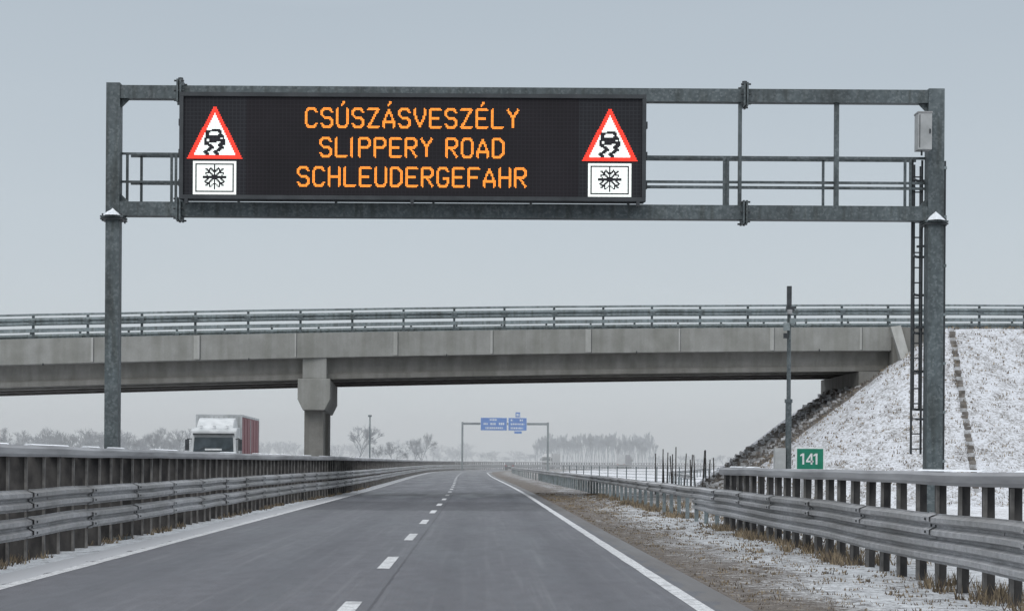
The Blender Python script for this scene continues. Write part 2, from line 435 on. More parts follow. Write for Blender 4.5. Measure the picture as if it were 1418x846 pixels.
cb.obj('control_cabinet',bevel=.01)

# ------------------------------------------------------------------ LED message sign
def ledface(name,base,grid):
    m,nt,b=new_mat(name)
    tc=N(nt,'ShaderNodeTexCoord'); s=N(nt,'ShaderNodeSeparateXYZ'); nt.links.new(tc.outputs['Object'],s.inputs[0])
    k=None
    for o in (0,2):
        fr=mathn(nt,'FRACT',mathn(nt,'DIVIDE',s.outputs[o],.07)); l=mathn(nt,'LESS_THAN',fr,.22)
        k=l if k is None else mathn(nt,'MAXIMUM',k,l)
    nz=noise(nt,.9,3)
    c=mixc(nt,k,base,grid)
    c=mixc(nt,1,c,ramp(nt,nz,[(.3,(.8,.8,.8)),(.7,(1.2,1.2,1.2))]),'MULTIPLY')
    nt.links.new(c,b.inputs['Base Color']); b.inputs['Roughness'].default_value=.75; b.inputs['Specular IOR Level'].default_value=.3; return m
M['face']=ledface('led_face_dark',(.013,.011,.014),(.019,.017,.021))
M['face2']=ledface('led_face_side',(.017,.017,.021),(.029,.030,.035))
M['house']=noisy('sign_housing',(.03,.034,.038),(.05,.055,.06),3,.45,.2)
sx0,sx1,sz0,sz1=-5.42,3.03,6.21,8.12
sgn_e=empty('electronic_message_sign',(-1.2,GY-.2,sz0))
h=MB(); fy=GY-.50
h.lim(sx0,sx1,fy,GY-.13,sz0,sz1,M['house'])
for a,b_,c,d in ((sx0,sx1,sz1-.06,sz1+.012),(sx0,sx1,sz0-.012,sz0+.06)): h.lim(a-.01,b_+.01,fy-.05,fy+.1,c,d,M['house'])
h.lim(sx0-.012,sx0+.06,fy-.047,fy+.1,sz0+.06,sz1-.06,M['house']); h.lim(sx1-.06,sx1+.012,fy-.047,fy+.1,sz0+.06,sz1-.06,M['house'])
for z in (7.55,7.0,6.45): h.lim(sx1+.012,sx1+.05,fy+.1,fy+.2,z,z+.12,M['dark']); h.lim(sx0-.05,sx0-.012,fy+.1,fy+.2,z,z+.12,M['dark'])
for x in (-5.3,-1.2,2.9): h.lim(x-.03,x+.03,fy-.06,fy+.05,sz0-.1,sz0-.01,M['house'])
h.obj('housing',sgn_e)
h=MB()
def face(x0,x1,z0,z1,mat,y): h.add([(x0,y,z0),(x1,y,z0),(x1,y,z1),(x0,y,z1)],[(0,1,2,3)],mat)
face(sx0+.06,-4.22,sz0+.06,sz1-.06,M['face2'],fy-.006)
face(-4.22,1.82,sz0+.06,sz1-.06,M['face'],fy-.010)
face(1.82,sx1-.06,sz0+.06,sz1-.06,M['face2'],fy-.006)
h.obj('led_modules',sgn_e)
FONT={
'C':[[(5.5,8.2),(4.5,9.5),(1.5,9.5),(.5,8.2),(.5,1.8),(1.5,.5),(4.5,.5),(5.5,1.8)]],
'S':[[(5.5,8.3),(4.5,9.5),(1.5,9.5),(.5,8.5),(.5,6.4),(1.5,5.3),(4.5,4.8),(5.5,3.7),(5.5,1.6),(4.5,.5),(1.5,.5),(.5,1.7)]],
'U':[[(.5,9.5),(.5,1.7),(1.5,.5),(4.5,.5),(5.5,1.7),(5.5,9.5)]],
'Z':[[(.5,9.5),(5.5,9.5),(.5,.5),(5.5,.5)]],
'A':[[(.5,.5),(.5,3.2),(3,9.5),(5.5,3.2),(5.5,.5)],[(.5,3),(5.5,3)]],
'V':[[(.5,9.5),(.5,6.5),(3,.5),(5.5,6.5),(5.5,9.5)]],
'E':[[(5.5,9.5),(.5,9.5),(.5,.5),(5.5,.5)],[(.5,5.0),(4.3,5.0)]],
'F':[[(5.5,9.5),(.5,9.5),(.5,.5)],[(.5,5.0),(4.3,5.0)]],
'L':[[(.5,9.5),(.5,.5),(5.5,.5)]],
'Y':[[(.5,9.5),(3,5),(5.5,9.5)],[(3,5),(3,.5)]],
'I':[[(.5,9.5),(.5,.5)]],
'P':[[(.5,.5),(.5,9.5),(4.5,9.5),(5.5,8.5),(5.5,6.2),(4.5,5.0),(.5,5.0)]],
'R':[[(.5,.5),(.5,9.5),(4.5,9.5),(5.5,8.5),(5.5,6.2),(4.5,5.0),(.5,5.0)],[(2.6,5.0),(5.5,.5)]],
'O':[[(1.5,.5),(.5,1.8),(.5,8.2),(1.5,9.5),(4.5,9.5),(5.5,8.2),(5.5,1.8),(4.5,.5),(1.5,.5)]],
'D':[[(.5,.5),(.5,9.5),(4,9.5),(5.5,8),(5.5,2),(4,.5),(.5,.5)]],
'H':[[(.5,9.5),(.5,.5)],[(5.5,9.5),(5.5,.5)],[(.5,5),(5.5,5)]],
'G':[[(5.5,8.2),(4.5,9.5),(1.5,9.5),(.5,8.2),(.5,1.8),(1.5,.5),(4.5,.5),(5.5,1.8),(5.5,4.5),(3.3,4.5)]],
}
def sd(p,a,b):
    ax,ay=a;bx,by=b;dx,dy=bx-ax,by-ay;L=dx*dx+dy*dy
    t=0 if L==0 else max(0,min(1,((p[0]-ax)*dx+(p[1]-ay)*dy)/L))
    return math.hypot(p[0]-ax-t*dx,p[1]-ay-t*dy)
amber=emis('amber_led',(1.0,.30,.03),1.45); white=emis('white_led',(.93,1.0,.97),1.05); red=emis('red_led',(1.0,.045,.02),1.1)
leds=MB()
def dot(x,z,s,mat):
    s/=2; y=fy-.018
    leds.add([(x-s,y,z-s*.45),(x-s*.45,y,z-s),(x+s*.45,y,z-s),(x+s,y,z-s*.45),(x+s,y,z+s*.45),(x+s*.45,y,z+s),(x-s*.45,y,z+s),(x-s,y,z+s*.45)],[(0,1,2,3,4,5,6,7)],mat)
PT=.0352
rows=[("CSúSZáSVESZéLY",7.877),("SLIPPERY ROAD",7.343),("SCHLEUDERGEFAHR",6.81)]
acc={'ú':'U','á':'A','é':'E'}
for txt,zt in rows:
    lay=[];x=0
    for ch in txt:
        if ch==' ': x+=5; continue
        base=acc.get(ch,ch); w=1.4 if ch=='I' else 6.3
        lay.append((ch,base,x,w)); x+=8 if ch!='I' else 4
    tw=(x-1.5)*PT; x0=-1.2-tw/2
    for ch,base,ox,w in lay:
        strokes=list(FONT[base])
        if ch in acc: strokes.append([(2.7,11.8),(4.0,13.2)])
        for i in range(0,int(w*1.5)+1):
            for j in range(0,22):
                p=(i/1.5,j/1.5)
                if any(sd(p,a,b)<.59 for st in strokes for a,b in zip(st,st[1:])):
                    dot(x0+(ox+p[0])*PT,zt-.387+p[1]*PT+.017,.0212,amber)
def trisign(cx_,):
    zb,zt=6.915,7.93; hw=.515; P=.0225
    sl=math.hypot(hw,zt-zb)
    def inset(x,z):
        d1=z-zb
        d2=((cx_+hw-x)*(zt-zb)-(z-zb)*hw)/sl
        d3=((x-(cx_-hw))*(zt-zb)-(z-zb)*hw)/sl
        return min(d1,d2,d3)
    def black(u,v):
        if .08<=v<=.225 and abs(u)<=.135+(.225-v)*.15 and not(.12<=v<=.185 and abs(u)<=.09): 
            return True
        if -.01<=v<.10 and abs(u)<=.185 and not(.03<v<.06 and .10<abs(u)<.15): return True
        if -.065<=v<.0 and .10<=abs(u)<=.18: return True
        for s0 in (-.09,.09):
            pts=[(s0-.0,-.06),(s0+.05,-.10),(s0-.02,-.15),(s0-.085,-.19),(s0-.03,-.235)]
            if any(sd((u,v),a,b)<.028 for a,b in zip(pts,pts[1:])): return True
        return False
    nx=int(hw/P)+1; nz=int((zt-zb)/P)+1
    for i in range(-nx,nx+1):
        for j in range(nz+1):
            x=cx_+i*P; z=zb+j*P; d=inset(x,z)
            if d<.004 or (math.hypot(x-cx_,z-zt)<.05): continue
            if d<.080: 
                dot(x,z,.0222,red); continue
            u=x-cx_; v=z-7.235
            a=math.radians(8); ur=u*math.cos(a)+v*math.sin(a); vr=-u*math.sin(a)+v*math.cos(a)
            if black(ur if v>-.03 else u, vr if v>-.03 else v): continue
            dot(x,z,.0222,white)
    z0,z1=6.29,6.885; hw2=.39
    nx=int(hw2/P); nz=int((z1-z0)/P)
    for i in range(-nx,nx+1):
        for j in range(nz+1):
            x=cx_+i*P; z=z0+j*P; u=x-cx_; v=z-(z0+z1)/2
            e=min(hw2-abs(u),(z1-z0)/2-abs(v))
            if .035<e<.062: 
                continue
            blk=False
            for k in range(4):
                t=math.pi*k/4; cu,sv_=math.cos(t),math.sin(t)
                along=u*cu+v*sv_; perp=-u*sv_+v*cu
                L=.22
                if abs(perp)<.0185 and abs(along)<L: blk=True
                aa=abs(along)
                if k%2==0 and .10<aa<.19 and abs(abs(perp)-(aa-.10))<.0165 and abs(perp)<.075: blk=True
                if k%2==1 and .13<aa<.20 and abs(abs(perp)-(aa-.13))<.0165 and abs(perp)<.06: blk=True
            if blk and e>.062: continue
            dot(x,z,.0222,white)
trisign(-4.79); trisign(2.385)
leds.obj('lit_leds',sgn_e,fixn=False)

# ------------------------------------------------------------------ overpass
def zt(X): 
    return 7.0+.033*X-.0003*X*X
def by(X): return 80.5+.185*X
XA=18.2
br=empty('overpass_bridge',(0,80.5,0))
d=MB()
xs=[-46+i*(XA+46)/40. for i in range(41)]
pth=[(x,by(x),zt(x)) for x in xs]
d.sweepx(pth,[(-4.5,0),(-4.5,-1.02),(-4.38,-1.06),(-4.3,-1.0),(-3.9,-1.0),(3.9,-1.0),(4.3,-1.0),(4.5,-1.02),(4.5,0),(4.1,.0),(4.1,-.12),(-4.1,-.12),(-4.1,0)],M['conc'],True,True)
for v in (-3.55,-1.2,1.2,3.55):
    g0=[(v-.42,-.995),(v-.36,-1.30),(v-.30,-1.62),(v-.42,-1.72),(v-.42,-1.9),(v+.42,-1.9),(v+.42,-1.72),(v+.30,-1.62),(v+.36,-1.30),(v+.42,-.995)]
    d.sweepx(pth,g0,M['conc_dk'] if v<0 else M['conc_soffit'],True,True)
d.obj('deck',br)
d=MB()
for i,x in enumerate(np.arange(-44,XA-1,4.05)):
    w=(.24,.07,.17,.10)[i%4]
    d.lim(x,x+w,by(x)-4.508,by(x)-4.45,zt(x)-.98,zt(x)-.01,M['conc_lt'])
    d.lim(x+w+.003,x+w+.02,by(x)-4.506,by(x)-4.45,zt(x)-1.0,zt(x)-.005,M['dark'])
    if i%2==0: d.lim(x+2.2,x+2.23,by(x)-4.2,by(x)-4.1,zt(x)-1.0,zt(x)-.9,M['dark'])
d.obj('expansion_joints',br)
d=MB()
def pier(x):
    d0=by(x)-4.6; top=zt(x)-1.9; K=-.041*8.5; hw=.67
    fr=[(-hw,0),(hw,0),(hw,-.85),(hw-.22,-1.3),(-hw+.22,-1.3),(-hw,-.85)]
    vs=[(x+a,d0,top+b) for a,b in fr]+[(x+a+K,d0+8.5,top+b) for a,b in fr]
    d.add(vs,[(0,1,2,3,4,5),(6,11,10,9,8,7),(0,6,7,1),(1,7,8,2),(2,8,9,3),(3,9,10,4),(4,10,11,5),(5,11,6,0)],M['conc'])
    for yy in (d0+1.1,d0+6.4):
        o=x+K*(yy-d0)/8.5
        d.lim(o-.40,o+.40,yy-.5,yy+.5,-.1,top-1.25,M['conc_dk'])
    d.lim(x-.5,x+.5,d0+.25,d0+.9,top+.003,top+.9,M['conc'])
pier(-6.75); pier(-30)
d.obj('piers',br,bevel=.03)
d=MB()
y0=by(XA)-4.75; 
d.lim(XA-.1,XA+1.6,y0,y0+9.5,3.5,zt(XA)-1.92,M['conc_dk'])
d.lim(XA-1.4,XA+.2,y0+.35,y0+9.1,4.0,zt(XA)-1.95,M['conc_dk'])
d.lim(XA+.004,XA+1.9,y0+.02,y0+9.5,zt(XA)-1.91,zt(XA)-.02,M['conc_dk'])
a=zt(XA)
d.add([(XA-.1,y0-.04,a),(XA+.35,y0-.04,a+.05),(XA+.95,y0-1.0,a-2.9),(XA+.6,y0-1.0,a-2.95),
       (XA-.1,y0+.4,a),(XA+.35,y0+.4,a+.05),(XA+.95,y0+.4,a-2.9),(XA+.6,y0+.4,a-2.95)],
      [(0,1,2,3),(4,7,6,5),(0,4,5,1),(1,5,6,2),(2,6,7,3),(3,7,4,0)],M['conc_lt'])
d.obj('abutment',br)
d=MB()
for side in (-4.3,4.3):
    xs2=list(np.arange(-46,90,1.5))
    def zz(x): return zt(min(x,60))+0.0
    P=lambda dz,dv=0:[(x,by(x)+side+dv,zz(x)+dz+.012*mnoise.noise(Vector((x*.4,dz,side)))) for x in xs2]
    bx=lambda w,h_:[(-w,-h_),(w,-h_),(w,h_),(-w,h_)]
    d.sweepx(P(.97),bx(.05,.04),M['galv_dull'],True,True)
    for dz in (.68,): d.sweepx(P(dz,-.1),[(-q[0],q[1]) for q in W],M['galv_dull'])
    d.sweepx(P(.33,-.04),bx(.03,.075),M['galv_dull'],True,True)
    for x in np.arange(-45.5,90,2.12):
        z0=zz(x); y=by(x)+side
        d.box((x,y+.05,z0+.42),(.09,.11,1.1),M['gantry'])
        d.box((x,y-.10,z0+.68),(.26,.22,.12),M['gantry']); d.box((x,y-.02,z0+.02),(.26,.3,.04),M['gantry'])
d.obj('guard_railing',br)

def bankz(x,y,u1=20.4):
    v=y-by(x); du=max(0,(u1-x)); dv=max(0,abs(v)-5.3); return zt(min(x,60))-.12-math.hypot(du,dv)/1.42
def embank(name,x0,x1,u1,sgn):
    vs=[];fs=[];st=.5
    xs=np.arange(x0,x1+.01,st); ys=np.arange(50,118,st)
    for y in ys:
        for x in xs:
            v=y-by(x); du=max(0,(u1-x)*sgn); dv=max(0,abs(v)-5.3)
            r=math.hypot(du,dv); top=zt(max(-46,min(x,60)))-.12
            z=top-r/1.42
            if z<-.12: z=max(z,-.6)
            nz=mnoise.noise(Vector((x*.5,y*.5,1)))*.12+mnoise.noise(Vector((x*1.6,y*1.6,5)))*.09
            if r>0.3: z+=nz
            vs.append((x,y,z))
    w=len(xs)
    for j in range(len(ys)-1):
        for i in range(w-1): a=j*w+i; fs.append((a,a+1,a+w+1,a+w))
    e=MB(); e.add(vs,fs,M['bank']); return e.obj(name,recenter=False,smooth=True,fixn=False)
embank('embankment',6,110,20.4,1)
embank('embankment',-110,-33,-46.5,-1)
M['stone']=noisy('rubble_stone',(.09,.08,.072),(.24,.22,.20),3,.9,0,.4)
M['stone2']=noisy('rubble_stone_frosted',(.30,.295,.29),(.56,.57,.59),5,.9)
e=MB()
for i in range(1500):   # stone pitching on the cone below the deck, thinning out towards the snow
    t=random.random(); x=9.5+t*7.6; y=by(x)+random.uniform(-5.2,4.0)
    s_=random.uniform(.12,.30)
    rot=Matrix.Rotation(random.uniform(-.5,.5),3,Vector((random.random(),random.random(),random.random())).normalized())
    e.box((x,y,bankz(x,y)+random.uniform(-.03,.03)),(s_*1.2,s_*random.uniform(1,2.0),s_*.5),M['stone'] if random.random()<.5 else M['stone2'],rot)
for i in range(70):     # concrete channel edging in a line down the slope
    t=i/69.; x=9.6+t*7.9; y=by(x)-5.35
    e.box((x,y,bankz(x,y)+.05+random.uniform(-.02,.02)),(.13,.3,.14),M['stone'],Matrix.Rotation(random.uniform(-.1,.1),3,'Y'))
e.obj('stone_pitching')
e=MB()
for i in range(46):
    t=i/45.; x=20.7-1.6*t+random.uniform(-.03,.03); y=by(x)-5.5-t*9.6
    z=bankz(x,y); e.box((x,y,z+.05),(.24,.13,.15),M['stone'] if i%3 else M['stone2'],Matrix.Rotation(random.uniform(-.3,.3),3,'Z'))
e.obj('embankment_steps')

# ------------------------------------------------------------------ camera pole and km sign
p=MB(); px_,py_=8.63,50.
p.cyl((px_,py_,-.1),(px_,py_,3.2),.085,M['gantry'],12); p.cyl((px_,py_,3.2),(px_,py_,6.1),.06,M['gantry'],12,.05)
p.cyl((px_,py_,3.15),(px_,py_,3.25),.11,M['gantry'],12)
p.box((px_,py_,6.1),(.12,.12,.55),M['dark']); p.box((px_+.03,py_,5.75),(.22,.14,.12),M['dark'])
p.box((px_-.08,py_-.08,5.25),(.16,.12,.22),M['galv_dull']); p.box((px_-.1,py_-.06,5.0),(.12,.1,.14),M['dark'])
p.box((px_+.07,py_-.08,5.4),(.14,.2,.16),M['galv_dull']); p.cyl((px_,py_-.1,5.6),(px_,py_-.1,5.72),.07,M['galv'],10)
p.box((px_-.24,py_,1.5),(.3,.25,.8),M['cabinet']); p.box((px_-.24,py_,.5),(.1,.1,1.2),M['dark'])
p.obj('camera_pole')
M['green']=noisy('green_sign',(.0,.15,.085),(.005,.19,.115),3,.4); M['wht']=noisy('white_sign',(.6,.62,.62),(.75,.77,.77),6,.5)
M['blue']=noisy('blue_sign',(.03,.13,.38),(.045,.17,.46),2,.5)
k=MB(); kx,kz=9.05,1.6
ky=49.; W2,H2=.40,.32
k.lim(kx-W2,kx+W2,ky,ky+.03,kz-H2,kz+H2,M['wht'])
k.lim(kx-W2+.045,kx+W2-.045,ky-.006,ky+.01,kz-H2+.045,kz+H2-.045,M['green'])
def bar(x0,x1,z0,z1): k.lim(kx+x0,kx+x1,ky-.013,ky-.004,kz+z0,kz+z1,M['wht'])
for o in (-.19,.17):
    bar(o-.022,o+.028,-.15,.15); k.add([(kx+o-.022,ky-.012,kz+.15),(kx+o-.022,ky-.012,kz+.09),(kx+o-.08,ky-.012,kz+.07),(kx+o-.08,ky-.012,kz+.11)],[(0,1,2,3)],M['wht'])
bar(.015,.06,-.15,.15); bar(-.11,.09,-.09,-.045)
k.add([(kx+.015,ky-.011,kz+.15),(kx+.015,ky-.011,kz+.08),(kx-.06,ky-.011,kz-.045),(kx-.11,ky-.011,kz-.045)],[(0,1,2,3)],M['wht'])
for x in (-.2,.2): k.cyl((kx+x,ky+.07,-.1),(kx+x,ky+.07,kz+.25),.03,M['galv'],8)
k.obj('kilometre_sign')
k=MB(); k.lim(31.2,32.6,200,200.05,3.4,3.9,M['blue']); k.cyl((31.9,200.1,-.1),(31.9,200.1,3.9),.05,M['galv'],6); k.obj('traffic_sign')

# ------------------------------------------------------------------ distant direction-sign gantry
HZ=noisy('distant_gantry_steel',(.09,.12,.13),(.15,.18,.19),1,.6)
q=MB(); Y=320.; X0,X1=-2.55,12.6
for x in (X0,X1): q.lim(x-.17,x+.17,Y-.2,Y+.2,-.1,8.6,HZ)
q.lim(X0+.17,X1-.17,Y-.15,Y+.15,8.1,8.5,HZ)
fe=q.obj('direction_sign_gantry')
q=MB()
BL=noisy('distant_blue_panel',(.01,.13,.46),(.02,.17,.54),.6,.5); BW=noisy('distant_white_legend',(.6,.65,.7),(.7,.74,.78),2,.6)
def panel(x0,x1,z0,z1):
    q.lim(x0,x1,Y-.35,Y-.2,z0,z1,BW); q.lim(x0+.06,x1-.06,Y-.38,Y-.3,z0+.06,z1-.06,BL)
def leg(x0,x1,z0,z1):
    x=x0
    while x<x1:
        w=random.uniform(.12,.3); q.lim(x,min(x+w,x1),Y-.41,Y-.37,z0,z1,BW); x+=w+.1
panel(.65,5.35,7.1,9.4); panel(5.55,8.85,7.1,9.4); panel(6.8,7.7,9.45,10.4); panel(6.6,8.0,6.55,7.05)
leg(2.3,3.5,8.85,9.15); leg(1.2,2.0,8.1,8.45); leg(2.4,3.4,8.1,8.45); leg(3.9,4.9,8.1,8.5); leg(1.5,4.6,7.4,7.7)
leg(6.0,6.4,8.8,9.1); leg(7.6,8.2,8.8,9.1); leg(6.0,8.4,8.1,8.4); leg(6.0,8.2,7.4,7.7); leg(7.0,7.5,9.7,10.1)
q.obj('direction_sign')
q=MB(); q.cyl((-9.0,152,-.1),(-9.0,152,5.3),.07,HZ,8,.05); q.box((-9.0,151.9,5.3),(.3,.3,.15),HZ); q.obj('lamp_post')

# ------------------------------------------------------------------ truck
def wheel(mb,x,y,r=.5,w=.3):
    mb.cyl((x-w/2,y,r),(x+w/2,y,r),r,M['rubber'],18); mb.cyl((x-w/2-.01,y,r),(x+w/2+.01,y,r),r*.52,M['galv'],12)
M['cabw']=noisy('truck_white',(.40,.42,.43),(.60,.62,.63),1.3,.5); M['maroon']=noisy('trailer_curtain',(.17,.06,.068),(.25,.11,.12),.9,.6,sv=(1,1,.4))
M['trl']=noisy('trailer_frame',(.40,.42,.43),(.56,.58,.59),1.5,.6)
M['lamp']=noisy('headlamp',(.55,.57,.58),(.7,.72,.72),4,.2); M['tail']=noisy('tail_lamp',(.35,.02,.02),(.5,.04,.03),4,.3)
def truck(name,x,y,heading,L=9.5,cab=None,side=None,det=True):
    cab=cab or M['cabw']; side=side or M['maroon']
    e=empty(name,(0,0,0)); w=1.25
    t=MB()
    prof=[(0,.45),(-.06,1.0),(-.02,1.72),(.22,3.05),(.45,3.22),(2.0,3.26),(2.0,.75),(1.2,.7),(.3,.42)]
    n=len(prof); vs=[(-w+.03,a,b) for a,b in prof]+[(w-.03,a,b) for a,b in prof]
    t.add(vs,[tuple(range(n)),tuple(range(n,2*n))[::-1]]+[(i,(i+1)%n,n+(i+1)%n,n+i) for i in range(n)],cab)
    vs=[(-1.0,.5,3.2),(1.0,.5,3.2),(1.1,1.95,3.27),(-1.1,1.95,3.27),(-.95,1.3,3.68),(.95,1.3,3.68),(1.0,1.95,3.8),(-1.0,1.95,3.8)]
    t.add(vs,[(0,1,5,4),(4,5,6,7),(0,4,7,3),(1,2,6,5),(3,7,6,2)],cab)
    t.obj('cab',e,bevel=.05)
    t=MB()
    f=lambda z:(-.02+(z-1.72)*.18)-.03
    t.add([(-1.08,f(1.95),1.95),(1.08,f(1.95),1.95),(1.03,f(2.72),2.72),(-1.03,f(2.72),2.72)],[(0,1,2,3)],M['glass'])
    for s in (-1,1):
        t.add([(s*(w-.02),.35,1.9),(s*(w-.02),1.35,1.9),(s*(w-.02),1.35,2.7),(s*(w-.02),.5,2.7)],[(0,1,2,3)],M['glass'])
        t.box((s*(w+.17),.12,2.3),(.2,.18,.6),M['dark']); t.box((s*(w+.05),.15,2.62),(.25,.05,.05),M['dark'])
        t.box((s*.92,-.05,.72),(.42,.1,.2),M['lamp'])
    t.box((0,-.06,1.25),(1.7,.06,.5),M['dark']); t.box((0,-.08,.85),(1.2,.06,.14),M['dark']); t.box((0,-.085,.52),(.55,.04,.12),M['wht'])
    t.box((0,f(2.9)-.07,2.88),(2.2,.16,.09),M['dark']); t.box((0,-.02,.35),(2.35,.2,.24),M['dark'])
    t.box((0,-.1,1.6),(1.3,.03,.12),M['dark']); t.box((0,f(2.05)-.03,2.06),(.9,.02,.09),M['wht'])
    for s in (-.9,-.2,.5): t.beam((s,f(1.97)-.02,1.97),(s+.5,f(2.2)-.02,2.2),.02,.02,M['dark'])
    for s in (-.7,0,.7): t.box((s,.42,3.30),(.16,.1,.08),M['lamp'])
    t.obj('cab_fittings',e)
    t=MB(); y1=2.5; zt_=4.0
    t.lim(-1.27,1.27,y1,y1+.1,1.15,zt_,M['trl']); t.lim(-1.24,1.24,y1+.1,y1+L,1.15,zt_-.12,side)
    t.lim(-1.27,1.27,y1+.1,y1+L,zt_-.12,zt_,M['trl']); t.lim(-1.27,1.27,y1+.1,y1+L,1.05,1.2,M['trl']); t.lim(-1.27,1.27,y1+L,y1+L+.08,1.05,zt_,M['trl'])
    for i in range(1,6): 
        for s in (-1,1): t.box((s*1.25,y1+L*i/6,2.5),(.03,.08,2.6),M['trl'] if i==3 else side)
    for i in range(9): t.box((-1.1+i*.275,y1-.01,3.6),(.05,.03,.6),M['cabinet'])
    t.lim(-.45,.45,.6,y1+L-.3,.7,1.0,M['dark'])
    for s in (-1,1): t.box((s*.95,y1+L+.1,1.15),(.4,.04,.16),M['tail'])
    t.obj('trailer',e)
    t=MB()
    for yy in (1.3,4.2,y1+L-3.2,y1+L-1.9):
        for s in (-1,1): wheel(t,s*1.08,yy)
    t.obj('wheels',e)
    e.location=(x,y,0); e.rotation_euler=(0,0,heading); return e
truck('truck',-14.15,97,math.radians(1.5),10)
pale1=noisy('distant_truck_pale',(.42,.43,.43),(.5,.5,.5),.5,.7); pale2=noisy('distant_truck_grey',(.16,.16,.18),(.22,.22,.24),.5,.7)
truck('truck',cx(470)-11-.5,470,math.radians(-15),9,pale1,pale1)
truck('truck',cx(520)+.5,534,math.radians(180-17),7,pale2,pale2)

def car(name,x,y,heading,paintm):
    e=empty(name,(0,0,0)); t=MB(); w=.9
    prof=[(0,.35),(-.02,.75),(.1,1.0),(.75,1.42),(1.1,1.47),(2.2,1.44),(3.0,1.0),(4.1,.85),(4.35,.6),(4.35,.3)]
    n=len(prof)
    def hw(z): return w if z<1.01 else w-(z-1.0)*.42
    vs=[(-hw(b),a,b) for a,b in prof]+[(hw(b),a,b) for a,b in prof]
    t.add(vs,[tuple(range(n)),tuple(range(n,2*n))[::-1]]+[(i,(i+1)%n,n+(i+1)%n,n+i) for i in range(n)],paintm)
    t.obj('body',e,bevel=.04)
    t=MB()
    t.add([(-.72,.14,1.06),(.72,.14,1.06),(.6,.68,1.40),(-.6,.68,1.40)],[(0,1,2,3)],M['glass'])
    t.add([(-.72,2.98,1.05),(.72,2.98,1.05),(.6,2.3,1.42),(-.6,2.3,1.42)],[(0,1,2,3)],M['glass'])
    for s in (-1,1):
        t.add([(s*.895,.6,1.05),(s*.895,2.8,1.05),(s*.75,2.15,1.38),(s*.75,.9,1.38)],[(0,1,2,3)],M['glass'])
        t.box((s*.7,-.03,.85),(.3,.06,.16),M['tail'])
    t.box((0,-.04,.72),(.5,.03,.12),M['wht']); t.box((0,-.04,.4),(1.6,.08,.16),M['dark'])
    t.obj('fittings',e)
    t=MB()
    for yy in (.8,3.45):
        for s in (-1,1): wheel(t,s*.8,yy,.32,.2)
    t.obj('wheels',e)
    e.location=(x,y,0); e.rotation_euler=(0,0,heading)
car('car',cx(350)+.2,350,math.radians(-7),noisy('car_dark_paint',(.02,.025,.035),(.04,.045,.055),2,.3))

# ------------------------------------------------------------------ right side background
DK=noisy('dark_stake',(.05,.045,.04),(.10,.09,.08),3,.8)
q=MB()
for i in range(16):
    x=8.6+2.6*i/15.+random.uniform(-.08,.08); y=85+random.uniform(-3,6); hgt=random.uniform(1.6,2.3); ln=random.uniform(-.12,.12)
    q.cyl((x,y,-.1),(x+ln,y,hgt),.034,DK,5,.025)
q.obj('young_tree_stakes')
q=MB()
pa=[(7.2,150),(9.5,122),(12.5,105),(17,98)]
for (xa,ya),(xb,yb) in zip(pa,pa[1:]):
    nn=7
    for i in range(nn):
        t=i/nn; x=xa+(xb-xa)*t;y=ya+(yb-ya)*t; q.cyl((x,y,-.1),(x,y,1.25),.035,HZ,5)
    for z in (.15,.35,.55,.75,.95,1.15): q.beam((xa,ya,z),(xb,yb,z),.015,.02,HZ)
q.obj('wire_fence')
q=MB()
pp=[(10.5,60),(11.5,90),(16,150),(34,260)]
ptsx=[]
for (xa,ya),(xb,yb) in zip(pp,pp[1:]):
    for i in range(12): t=i/12.; ptsx.append((xa+(xb-xa)*t,ya+(yb-ya)*t,.65))
q.sweep([p_ for p_ in ptsx if p_[1]>100],wprof(-1,0),M['galv'])
for p_ in ptsx:
    if p_[1]>100: q.box((p_[0]+.05,p_[1],.3),(.1,.08,.8),M['galv_dull'])
q.obj('guardrail')

# ------------------------------------------------------------------ trees (bare winter crowns)
def tree_segs(seed,H,narrow=False,levels=6):
    r=random.Random(seed); segs=[]
    def grow(p,d,L,rad,lv):
        e=p+d*L; segs.append((p,e,rad,rad*.68))
        if lv==0: return
        nch=3 if lv>1 else 4
        for i in range(nch):
            ang=r.uniform(.25,.75)*(.45 if narrow else 1)
            ax=Vector((r.uniform(-1,1),r.uniform(-1,1),r.uniform(-.3,.3))).normalized()
            nd=(Matrix.Rotation(ang,3,ax)@d); nd=(nd+Vector((0,0,.10 if not narrow else .35))).normalized()
            st=p+d*L*r.uniform(.55,1.0)
            grow(st,nd,L*r.uniform(.62,.84),rad*.6,lv-1)
    grow(Vector((0,0,0)),Vector((r.uniform(-.05,.05),r.uniform(-.05,.05),1)).normalized(),H*.27,H*.018,levels)
    mz=max(s[1].z for s in segs); k=H/mz
    return [(a*k,b*k,c,d_) for a,b,c,d_ in segs]
def tmpl(segs,minr):
    V=[];F=[]
    for a,b,ra,rb in segs:
        ra=max(ra,minr);rb=max(rb,minr)
        d=(b-a).normalized(); up=Vector((0,0,1)) if abs(d.z)<.9 else Vector((1,0,0)); u=d.cross(up).normalized(); w=d.cross(u)
        o=len(V)
        for k_ in range(3):
            t=2.094*k_; ee=u*math.cos(t)+w*math.sin(t); V.append(a+ee*ra); V.append(b+ee*rb)
        for k_ in range(3): F.append((o+2*k_,o+2*k_+1,o+(2*k_+3)%6,o+(2*k_+2)%6))
    return np.array([tuple(v) for v in V]),np.array(F)
TM=[tmpl(tree_segs(s,10),.022) for s in (1,2,3,4)]
TB=[tmpl(tree_segs(s,10,False,5),.03) for s in (11,12)]
TP=[tmpl(tree_segs(s,10,True,5),.03) for s in (21,22,23)]
